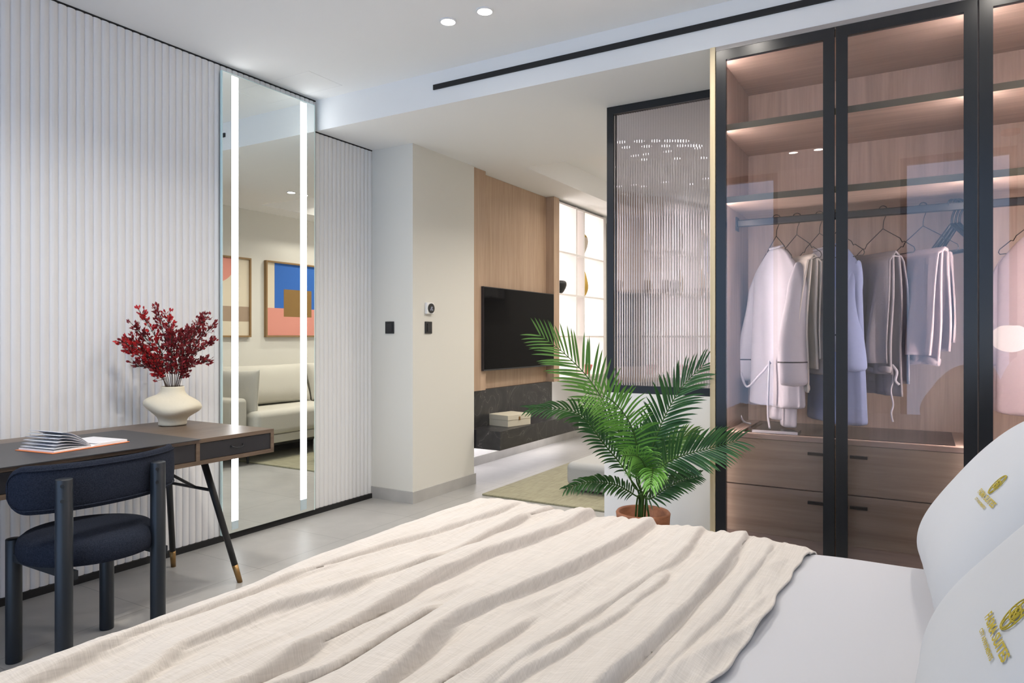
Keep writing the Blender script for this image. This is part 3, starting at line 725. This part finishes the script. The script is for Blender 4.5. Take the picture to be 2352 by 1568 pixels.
# blanket: each fold is a line across the bed with a rounded roll on its left and a steep lee on its right
foldlines = [([(560, 1568), (700, 1485), (900, 1372), (1090, 1282), (1280, 1212), (1345, 1180)], .030, .055),
             ([(860, 1568), (1035, 1430), (1180, 1360), (1330, 1290), (1480, 1203)], .034, .065),
             ([(1120, 1568), (1240, 1490), (1400, 1380), (1530, 1290), (1600, 1225)], .017, .05),
             ([(1395, 1568), (1500, 1468), (1600, 1360), (1660, 1290), (1700, 1238)], .030, .05),
             ([(1180, 1555), (1300, 1500), (1430, 1410), (1510, 1330)], .014, .035),
             ([(300, 1568), (420, 1480), (600, 1410), (800, 1350), (960, 1290)], .022, .06),
             ([(640, 1568), (760, 1530), (860, 1470), (960, 1420)], .018, .03),
             ([(80, 1560), (330, 1452), (620, 1352), (860, 1262), (1010, 1215), (1160, 1170)], .018, .05),
             ([(1010, 1568), (1100, 1500), (1190, 1440)], .014, .03),
             ([(1060, 1250), (1200, 1190), (1260, 1165)], .015, .03),
             ([(1560, 1500), (1660, 1390), (1760, 1262)], .010, .04)]
FL = []
for pts, A, W in foldlines:
    q = sorted([(p.y, p.x) for p in (at_z(u, v, .61) for u, v in pts)])
    FL.append((q, A, W))
def fold_h(x, y):
    h = 0; push = 0
    for q, A, W in FL:
        ya, yb = q[0][0], q[-1][0]
        if y <= ya: xx = q[0][1]+(y-ya)*(q[1][1]-q[0][1])/(q[1][0]-q[0][0]); e = max(0, 1-(ya-y)/.35)
        elif y >= yb: xx = q[-1][1]+(y-yb)*(q[-1][1]-q[-2][1])/(q[-1][0]-q[-2][0]); e = max(0, 1-(y-yb)/.12)
        else:
            e = 1
            for k in range(len(q)-1):
                if q[k][0] <= y <= q[k+1][0]:
                    t = (y-q[k][0])/(q[k+1][0]-q[k][0]); t2 = t*t*(3-2*t)*.4+t*.6; xx = q[k][1]+(q[k+1][1]-q[k][1])*t2; break
        if e <= 0: continue
        e = smooth01(e)*(.8+.35*noise.noise(Vector((y*2.3, A*300, 0))))
        xx += .010*noise.noise(Vector((y*4, A*500, 5)))
        d = x-xx
        g = math.exp(-(d/W)**2) if d < 0 else math.exp(-(d/(W*.10))**2)
        h += A*e*g; push += .55*A*e*math.exp(-(d/(W*.35))**2)
        if d > 0: h -= .25*A*e*math.exp(-((d-W*.45)/(W*.3))**2)
    return h, push
def blanket(i, j):
    sy = .12+2.36*j; edge = -.255-.080*(2.1-sy)+.015*math.sin(sy*5+1)+.012*noise.noise(Vector((sy*9, 0, 0)))
    sx = -1.78+(edge+1.78)*i
    x, y, z = drape(sx, sy, .032, .594, .08)
    f, push = fold_h(x, y)
    sc1 = x-.13*y
    rdg = (1-abs(noise.noise(Vector((sc1*9, y*.9, 20)))))**3*.012+(1-abs(noise.noise(Vector((sc1*22, y*1.6, 31)))))**4*.0045
    fine = rdg*1.25+.003*noise.noise(Vector((x*13, y*2.2, 0)))+.0028*noise.noise(Vector((x*34+y*5, y*4, 4)))+.0009*noise.noise(Vector((x*110, y*12, 9)))
    big = .014*noise.noise(Vector((x*4+y*.7, y*1.2, 8)))
    onTop = 1 if z > .5 else .4
    ey = max(0, 1-abs(y-(BY1+.03))/.10)
    z += (f+fine+big+.004)*onTop*(1-.3*ey)
    y += (.012*noise.noise(Vector((x*12, 2, z*3)))+ .6*f)*ey*(1 if y > 1.5 else 0)
    x += push
    hem = smooth01((i-.965)/.03); z -= .010*hem*(1-.4*noise.noise(Vector((y*7, 0, 2)))); 
    if z > .45 and y < 2.1 and x > -1.35: z = max(z, .5965)
    return Vector((x, y, z))
bl = MB().grid(420, 300, blanket).build('throw_blanket', blanket_mat, smooth=True, solid=.005)
tag(bl, 'crumpled beige linen throw spread over the foot half of the bed', 'blanket')

# pillows
gold_thread = M('gold_thread', (.42, .33, .02), .55)
def pill_z(x, y, a, b, T, seed):
    u = max(-1, min(1, x/a)); v = max(-1, min(1, y/b))
    s = max(0, (1-abs(u)**3.0))*max(0, (1-abs(v)**3.0))
    return T*s**.45+.006*noise.noise(Vector((x*5+seed, y*5, 0)))*s**.5
def text_mesh(body, size):
    cu = bpy.data.curves.new('logo_text', 'FONT'); cu.body = body; cu.size = size; cu.align_x = 'CENTER'; cu.resolution_u = 3; cu.offset = size*.03
    o = bpy.data.objects.new('logo_text', cu); C.objects.link(o)
    dg = bpy.context.evaluated_depsgraph_get(); m = o.evaluated_get(dg).to_mesh()
    vs = [v.co.copy() for v in m.vertices]; fs = [tuple(p.vertices) for p in m.polygons]
    o.evaluated_get(dg).to_mesh_clear(); bpy.data.objects.remove(o); return vs, fs
def pillow(name, c, a, b, T, lean, yaw, label, seed, logo=None, roll=0):
    r = bpy.data.objects.new(name, None); C.objects.link(r); tag(r, label, 'pillow', 'white pillows at the bed head')
    # local: x = left-right along text, y = up the slope, z = face normal
    ex = Vector((0, -1, 0)); ey = Vector((math.cos(lean), 0, math.sin(lean))); ez = ex.cross(ey)
    Rm = Matrix((ex, ey, ez)).transposed(); Rm = Matrix.Rotation(yaw, 3, 'Z') @ Rm @ Matrix.Rotation(roll, 3, 'Z')
    r.matrix_world = Matrix.Translation(c) @ Rm.to_4x4()
    n = 48; mb = MB()
    for sgn in (1, -1):
        def fn(i, j):
            u = math.sin((i-.5)*PI)*.6+(i-.5)*.8; v = math.sin((j-.5)*PI)*.6+(j-.5)*.8
            x = a*u*(1-.07*(1-v*v)); y = b*v*(1-.09*(1-u*u)); z = sgn*pill_z(a*u, b*v, a, b, T, seed)
            cr = (abs(u)**6+abs(v)**6); z += .003*math.sin(u*22+seed)*(cr if cr < 1 else 1)*.6
            return Vector((x, y, z))
        mb.grid(n, n, fn)
    mb.build('pillowcase', pillow_mat, r, local=True, smooth=True)
    if logo:
        lx, ly, sc_, rot = logo
        lm = MB()
        def put(px, py):
            q = Vector((px, py, 0)); q.rotate(Matrix.Rotation(rot, 3, 'Z').to_euler()); X, Y = lx+q.x*sc_, ly+q.y*sc_
            u = X/a; v = Y/b
            return Vector((X*(1-.07*(1-v*v)), Y*(1-.09*(1-u*u)), pill_z(X, Y, a, b, T, seed)+.0022))
        for body, size, yy in (('FASMA SUITES', .30, -.22), ('CITY APARTMENTS', .145, -.44)):
            vs, fs = text_mesh(body, size)
            # split long triangles so that the stitching follows the curved cloth
            lm.add([put(v.x, v.y+yy) for v in vs], fs)
        lm.build('stitched_name', gold_thread, r, local=True)
        em = MB()
        def ell(cx, cy, rx, ry, w=.013, a0=0, a1=2*PI, n=28):
            P = [(cx+rx*math.cos(a0+(a1-a0)*k/n), cy+ry*math.sin(a0+(a1-a0)*k/n)) for k in range(n+1)]
            em.tube([put(*q) for q in P], w*sc_, 5)
        ell(0, .46, .27, .42); ell(0, .46, .14, .42); ell(0, .46, .10, .15, .022)
        ell(0, .72, .13, .12); ell(0, .20, .13, .12); ell(0, .46, .27, .15)
        em.tube([put(-.1, .56), put(.1, .36)], .018*sc_, 5); em.tube([put(-.1, .36), put(.1, .56)], .018*sc_, 5)
        em.build('stitched_emblem', gold_thread, r, local=True)
    return r
LEAN = math.radians(52)
pillow('pillow', Vector((.195, 1.86, .795)), .36, .265, .135, LEAN, math.radians(4), 'far pillow nearest the wardrobe with a small gold stitched logo', 1.0, (.18, .012, .062, 0))
pillow('pillow', Vector((.185, 1.13, .785)), .37, .265, .135, LEAN, math.radians(-2), 'nearest pillow at the lower right corner with a gold stitched logo', 5.0, (.177, -.002, .062, 0))
pillow('pillow', Vector((.45, 1.83, .85)), .36, .265, .09, math.radians(74), math.radians(4), 'plain white pillow standing behind the far logo pillow', 9.0)

# ---------------------------------------------------------------- palm
palm = empty('potted_palm', (-1.19, 3.30, 0), 'leafy green areca palm in a round terracotta pot by the low wall', 'plant')
pc = Vector((-1.195, 3.30, 0))
pp = [(.085, 0), (.09, .005), (.120, .15), (.132, .31), (.134, .325), (.128, .333), (.116, .325), (.112, .27)]
MB().lathe(pp, pc, 40).build('pot', terracotta, palm, smooth=True)
MB().lathe([(.112, .262), (.09, .268), (.04, .272)], pc, 30).build('soil', soil, palm, smooth=True)
g_dark = M('palm_leaf_dark', (.022, .085, .028), .33, vary=((1, 1, 1), (.05, .15, .035), 9)); g_mid = M('palm_leaf_mid', (.15, .30, .06), .42, vary=((1, 1, 1), (.10, .24, .05), 9)); g_light = M('palm_leaf_light', (.13, .36, .05), .45, vary=((1, 1, 1), (.18, .42, .08), 9)); g_stem = M('palm_stem', (.05, .11, .025), .75, spec=.2)
for g in (g_dark, g_mid, g_light): g.node_tree.nodes['Principled BSDF'].inputs['Subsurface Weight'].default_value = 0
def frond(pix, mat, ll, n=30, t1=3.3, start=.35, droop=.5, open_=52, tilt=.0, curl=0.0):
    K = len(pix); P = []
    for i, (u, v) in enumerate(pix): P.append(pt(u, v, 3.44+(t1-3.44)*((i+1)/K)**1.0))
    base = pc+Vector((rnd.uniform(-.04, .04), rnd.uniform(-.04, .04), .27)); P = [base, base+(P[0]-base)*.3+Vector((0, 0, .08))]+P
    path = catmull(P, 12); m_ = len(path)
    fr = MB().tube(path, [.0052*(1-.75*i/(m_-1)) for i in range(m_)], 8).build('frond', g_stem, palm, smooth=True)
    lv = MB(); cum = [0]
    for i in range(1, m_): cum.append(cum[-1]+(path[i]-path[i-1]).length)
    T_ = cum[-1]
    for k in range(n):
        f = start+(1-start)*(k+.5)/n; s = f*T_
        i = max(j for j in range(m_) if cum[j] <= s); i = min(i, m_-2)
        p = path[i].lerp(path[i+1], (s-cum[i])/max(1e-6, cum[i+1]-cum[i])); t = (path[min(i+2, m_-1)]-path[max(i-1, 0)]).normalized()
        toc = (Vector((0, 0, CAM_Z))-p).normalized()
        nrm = (toc+Vector((0, 0, tilt))).normalized(); sd = t.cross(nrm).normalized(); nn = sd.cross(t).normalized()
        g = (f-start)/(1-start); L = .90*ll*(.45+.75*math.sin(PI*min(1, .12+g*.80)))*rnd.uniform(.9, 1.08)
        ang = math.radians(open_*(1-.55*g)+rnd.uniform(-4, 4))
        for sg in (-1, 1):
            d = t*math.cos(ang)+sd*sg*math.sin(ang)+nn*(.22+rnd.uniform(-.08, .08)); d.normalize()
            w0 = .0056*(.7+.5*math.sin(PI*min(1, g+.15))); rows = []
            side = d.cross(nn).normalized(); q = p.copy(); dd = d.copy()
            NS = 7
            for j in range(NS+1):
                x = j/NS; w = w0*(math.sin(PI*(.12+.88*x))**.6 if x < 1 else 0)*(1 if x > .05 else .6)
                keel = nn*(-w*.45)
                rows.append((q+side*w, q+keel, q-side*w))
                dd = (dd+Vector((0, 0, -1))*droop*x*.30+t*curl*.1).normalized(); q = q+dd*L/NS
            b0 = len(lv.v)
            lv.v += [Vector(a) for r_ in rows for a in r_]
            for j in range(NS):
                o_ = b0+3*j; lv.f += [(o_, o_+1, o_+4, o_+3), (o_+1, o_+2, o_+5, o_+4)]
    lv.build('leaflets', mat, fr, smooth=True)
frond([(1452, 1110), (1430, 1010), (1365, 887), (1300, 815), (1238, 768)], g_mid, .19, 27, 3.35, .42, .25, 56)
frond([(1462, 1100), (1462, 1020), (1440, 960), (1398, 915), (1345, 903)], g_light, .17, 27, 2.95, .42, .6, 62)
frond([(1448, 1100), (1427, 1067), (1384, 1015), (1347, 966), (1301, 940), (1216, 938)], g_dark, .11, 32, 3.2, .33, .7, 42)
frond([(1466, 1090), (1446, 1030), (1405, 975), (1350, 938)], g_dark, .14, 25, 3.55, .42, .6, 50)
frond([(1488, 1110), (1494, 1049), (1506, 1006), (1531, 948), (1567, 888), (1616, 838)], g_dark, .17, 31, 3.35, .34, .45, 52)
frond([(1494, 1110), (1512, 1078), (1556, 1050), (1625, 1030), (1692, 1012)], g_dark, .155, 31, 3.15, .36, .4, 58)
frond([(1494, 1120), (1510, 1070), (1543, 1025), (1570, 1003), (1598, 996)], g_mid, .11, 22, 3.6, .42, .5, 45)
frond([(1478, 1130), (1485, 1085), (1468, 1050), (1430, 1046)], g_light, .12, 26, 3.0, .5, 1.1, 62)
frond([(1484, 1130), (1498, 1092), (1500, 1078), (1494, 1120)], g_light, .10, 22, 3.0, .5, 1.2, 60)
frond([(1460, 1138), (1414, 1113), (1353, 1107), (1300, 1122)], g_dark, .085, 27, 3.1, .36, .8, 45)
frond([(1494, 1145), (1531, 1120), (1567, 1103), (1603, 1092)], g_dark, .10, 22, 3.25, .36, .5, 48)
frond([(1466, 1100), (1466, 1046), (1470, 1009), (1484, 985)], g_dark, .11, 24, 3.5, .45, .5, 50)
frond([(1480, 1110), (1492, 1060), (1500, 1010), (1512, 985)], g_dark, .10, 24, 3.6, .5, .5, 50)

# ---------------------------------------------------------------- television wall
tp = empty('television_wall_panel', (-3.39, 5.47, .70), 'tall oak veneer panel with raised side strips behind the television', 'wall panel')
box('panel', oak, (-3.569, 4.90, .75, -3.225, 6.13, 2.582), tp)
box('side_strip', oak, (-3.569, 4.725, .75, -3.155, 4.90, 2.582), tp); box('side_strip', oak, (-3.569, 6.115, .75, -3.135, 6.23, 2.582), tp)
mbn = empty('marble_bench', (-3.23, 5.47, .3), 'floating black veined marble bench with backsplash under the television', 'bench')
box('backsplash', stone, (-3.569, 4.725, .43, -3.20, 6.20, .748), mbn, bevel=.001)
box('bench_slab', stone, (-3.569, 4.725, .285, -2.905, 6.20, .437), mbn, bevel=.001)
box('under_light', led_white, (-3.50, 4.76, .280, -3.46, 6.9, .2845), mbn)
tv = empty('television', (-3.14, 5.3, .95), 'large black flat television hung on the oak panel', 'television')
q0 = at_x(1111, 657, -3.13); q1 = at_x(1272, 673, -3.13); qb = at_x(1111, 852, -3.13)
box('screen', tv_glass, (-3.165, q0.y+.006, qb.z+.012, -3.1285, q1.y-.006, q0.z-.006), tv)
box('bezel', M('bezel_metal', (.05, .05, .055), .4, metal=.6), (-3.17, q0.y, qb.z, -3.13, q1.y, q0.z), tv)
box('wall_mount', black, (-3.225, q0.y+.3, 1.1, -3.17, q1.y-.3, 1.4), tv)
bc = at_z(1160, 962, .437)
bx = empty('storage_box', (-3.07, 5.15, .437), 'cream linen covered box lying on the black marble bench', 'box')
bx.rotation_euler = (0, 0, math.radians(-12))
MB().box(-.115, -.145, 0, .115, .145, .075).build('box_body', box_mat, bx, local=True, bevel=.003)
MB().box(-.118, -.148, .055, .118, .148, .098).build('lid', box_mat, bx, local=True, bevel=.003)
MB().box(.118, -.012, .050, .122, .004, .080).build('clasp', brass, bx, local=True)

# lit shelf unit
su = empty('lit_shelf_unit', (-3.3, 6.83, .77), 'tall white display shelf unit glowing with warm light beside the oak panel', 'shelf unit')
shw = M('shelf_white', (.82, .78, .76), .5)
UY0, UY1 = 6.235, 7.46
for y0, y1, nm in ((UY0, UY0+.03, 'side_panel'), (6.66, 6.685, 'divider'), (6.85, 6.875, 'divider'), (7.39, UY1, 'side_panel')):
    box(nm, shw, (-3.50, y0, .77, -3.15, y1, 2.565), su)
box('back_panel', shw, (-3.56, UY0, .77, -3.51, UY1, 2.565), su)
box('back_light', shelf_glow, (-3.509, UY0+.04, .80, -3.5, 7.385, 2.54), su)
for z in (.77, 1.20, 1.63, 2.06, 2.553):
    mm = MB()
    for ya, yb in ((UY0+.03, 6.66), (6.685, 6.85), (6.875, 7.39)): mm.box(-3.50, ya, z-.012, -3.15, yb, z+.006)
    mm.build('shelf', shw, su)
def lathe_thing(name, loc, prof, mat, label, cat, n=28, sy=1):
    r = MB().lathe(prof, loc, n, sy=sy).build(name, mat, smooth=True, sub=1); return tag(r, label, cat)
jar = empty('shelf_vase', (-3.28, 6.99, 2.066), 'beige vase with a mustard glazed neck on the upper lit shelf', 'vase')
MB().lathe([(.045, 0), (.06, .02), (.098, .12), (.108, .18), (.102, .22)], (0, 0, 0), 28).build('body', M('beige_glaze', (.50, .43, .36), .5), jar, local=True, smooth=True)
MB().lathe([(.102, .22), (.085, .25), (.066, .265), (.064, .28), (.073, .292), (.062, .292)], (0, 0, 0), 28).build('glazed_neck', gold, jar, local=True, smooth=True)
lathe_thing('gold_vase', (-3.27, 7.02, 1.636), [(.05, 0), (.07, .02), (.10, .09), (.09, .16), (.075, .22), (.06, .28), (.035, .305)], gold, 'flattened oval gold vase on the middle lit shelf', 'vase', sy=.55)
lathe_thing('black_vase', (-3.2, 6.36, 1.636), [(.03, 0), (.05, .02), (.085, .09), (.07, .13), (.04, .135)], black, 'small black vase on the middle lit shelf beside the oak strip', 'vase')
lathe_thing('pink_bowl', (-3.27, 7.10, .776), [(.05, 0), (.07, .01), (.10, .08), (.105, .11), (.10, .11)], M('coral_glaze', (.65, .18, .16), .5), 'coral red bowl on the lowest lit shelf behind the palm', 'bowl')

# living room furniture
tag(box('rug', rug_mat, (-2.86, 4.39, 0, -1.25, 7.2, .014), bevel=.004), 'olive beige woven rug on the living room floor', 'rug')
ot = empty('ottoman', (-2.14, 5.08, .014), 'low grey upholstered ottoman on the rug behind the low wall', 'ottoman')
op = at_z(1300, 1062, .33)
box('cushion', grey_fabric, (-2.34, 4.75, .06, -1.95, 5.42, .245), ot, bevel=.05, seg=5)
box('base', grey_fabric, (-2.30, 4.79, .03, -1.99, 5.38, .08), ot, bevel=.02)
for x in (-2.27, -2.02):
    for y in (4.83, 5.34): MB().tube([(x, y, .014), (x, y, .04)], .02, 12).build('foot', black, ot)
sfa = empty('sofa', (-1.2, 5.3, .014), 'cream fabric sofa under the two abstract pictures, seen in the mirror', 'sofa')
SXf = -1.66
box('base_frame', sofa_fabric, (SXf+.03, 4.26, .17, -.74, 6.7, .25), sfa, bevel=.01)
box('base_rail', black, (SXf+.05, 4.27, .145, -.76, 6.69, .17), sfa)
for y0, y1 in ((4.36, 5.50), (5.51, 6.66)):
    box('seat_cushion', sofa_fabric, (SXf, y0, .25, -.95, y1, .49), sfa, bevel=.06, seg=5)
box('backrest', sofa_fabric, (-.97, 4.26, .25, -.70, 6.7, .72), sfa, bevel=.04, seg=4)
box('armrest', sofa_fabric, (SXf+.10, 4.155, .17, -.72, 4.34, .62), sfa, bevel=.04, seg=4)
def cushion(name, c, a, b, T, lean, yaw, label, cat):
    r = pillow_like(name, c, a, b, T, lean, yaw, label, cat); return r
def soft(parent_name, c, a, b, T, lean, yaw, mat, label):
    ex = Vector((0, -1, 0)); ey = Vector((math.cos(lean), 0, math.sin(lean))); ez = ex.cross(ey)
    Rm = Matrix.Rotation(yaw, 3, 'Z') @ Matrix((ex, ey, ez)).transposed(); Mx = Matrix.Translation(c) @ Rm.to_4x4()
    mb = MB()
    for sgn in (1, -1):
        def fn(i, j):
            u = math.sin((i-.5)*PI)*.6+(i-.5)*.8; v = math.sin((j-.5)*PI)*.6+(j-.5)*.8
            return Mx @ Vector((a*u*(1-.03*(1-v*v)), b*v*(1-.05*(1-u*u)), sgn*(pill_z(a*u, b*v, a, b, T, 2)+.001)))
        mb.grid(28, 28, fn)
    o = mb.build(parent_name, mat, smooth=True); tag(o, label, 'cushion', 'back cushions on the sofa'); return o
soft('sofa_cushion', Vector((-1.09, 4.93, .695)), .56, .215, .12, math.radians(72), 0, sofa_fabric, 'large cream back cushion on the sofa, left one in the mirror')
soft('sofa_cushion', Vector((-1.09, 6.07, .695)), .56, .215, .12, math.radians(72), 0, sofa_fabric, 'large cream back cushion on the sofa, right one in the mirror')
soft('sofa_cushion', Vector((-1.32, 4.40, .66)), .25, .22, .07, math.radians(85), math.radians(78), sofa_fabric, 'upright cream cushion leaning on the sofa armrest, seen in the mirror')
for x in (SXf+.08, -.85):
    for y in (4.32, 6.6): MB().tube([(x, y, .0145), (x, y, .15)], [.012, .018], 12).build('leg', black, sfa, smooth=True)
cream_art = M('canvas_cream', (.72, .64, .50), .8); blue_art = M('canvas_blue', (.03, .14, .50), .8); pink_art = M('canvas_pink', (.72, .30, .24), .8); ochre_art = M('canvas_ochre', (.26, .15, .045), .8); taupe_art = M('canvas_taupe', (.38, .28, .2), .8); frame_oak = M('picture_frame_oak', (.28, .17, .07), .5)
def picture(y0, y1, z0, z1, label, art):
    X = -.66; r = empty('framed_picture', (X-.02, (y0+y1)/2, z0), label, 'picture', 'abstract pictures above the sofa')
    t = .018
    MB().box(X-.04, y0, z0, X, y0+t, z1).box(X-.04, y1-t, z0, X, y1, z1).box(X-.04, y0+t, z0, X, y1-t, z0+t).box(X-.04, y0+t, z1-t, X, y1-t, z1).build('frame', frame_oak, r)
    c = box('canvas', cream_art, (X-.02, y0+t, z0+t, X-.001, y1-t, z1-t), r)
    for k, (ya, yb, za, zb, m) in enumerate(art): box('colour_field', m, (X-.0215-.0006*k, ya, za, X-.0195, yb, zb), c)
    return r
z0, z1 = 1.19, 2.05; y0 = 5.27; y1 = 6.15
picture(y0, y1, z0, z1, 'framed abstract of blue, pink and ochre blocks above the sofa',
        [(y0+.13, y1-.12, 1.50, z1-.02, blue_art), (y0+.02, y1-.02, z0+.02, 1.52, pink_art), (y0+.26, y1-.20, 1.425, 1.74, ochre_art)])
r = picture(4.19, 5.07, z0, z1, 'framed abstract with a pink arc and brown band above the sofa', [(4.21, 5.05, 1.36, 1.52, taupe_art)])
MB().tube([(-.683, 4.62, 2.03), (-.680, 4.62, 2.03)], .27, 40).v
am = MB(); arcp = [(4.62+.27*math.cos(a), 2.03+.27*math.sin(a)) for a in [PI+PI*k/30 for k in range(31)]]
am.prism(arcp, 'x', -.6825, -.680).build('colour_field', pink_art, r)
ac = empty('air_conditioner', (-1.1, 7.87, 1.68), 'white air conditioner on the far wall, reflected in the television', 'air conditioner')
box('casing', plastic_white, (-1.45, 7.75, 1.69, -.72, 7.949, 1.93), ac, bevel=.03, seg=4)
box('outlet', M('outlet_grey', (.3, .3, .3), .5), (-1.38, 7.745, 1.70, -.79, 7.76, 1.73), ac)

# pendant lamp behind the camera, seen reflected in the wardrobe glass
pl = empty('pendant_lamp', (.585, .14, 2.79), 'round white glass pendant on a thin cord, reflected in the wardrobe', 'lamp')
MB().lathe([(.062, 0), (.062, -.03), (.055, -.034)], (.585, .14, 2.79), 28).build('canopy', M('copper_canopy', (.55, .25, .13), .4, metal=.6), pl, smooth=False)
MB().tube([(.585, .14, 2.76), (.585, .14, 1.28)], .0025, 8).build('cord', black, pl)
gl = [(.05, .098)]+[(.13*math.sin(a), .108*math.cos(a)) for a in [PI*k/20 for k in range(3, 20)]]+[(.005, -.108)]
MB().lathe(gl, (.585, .14, 1.185), 32).build('globe', emis('opal_glass_glow', (1, .97, .9), 7), pl, smooth=True)
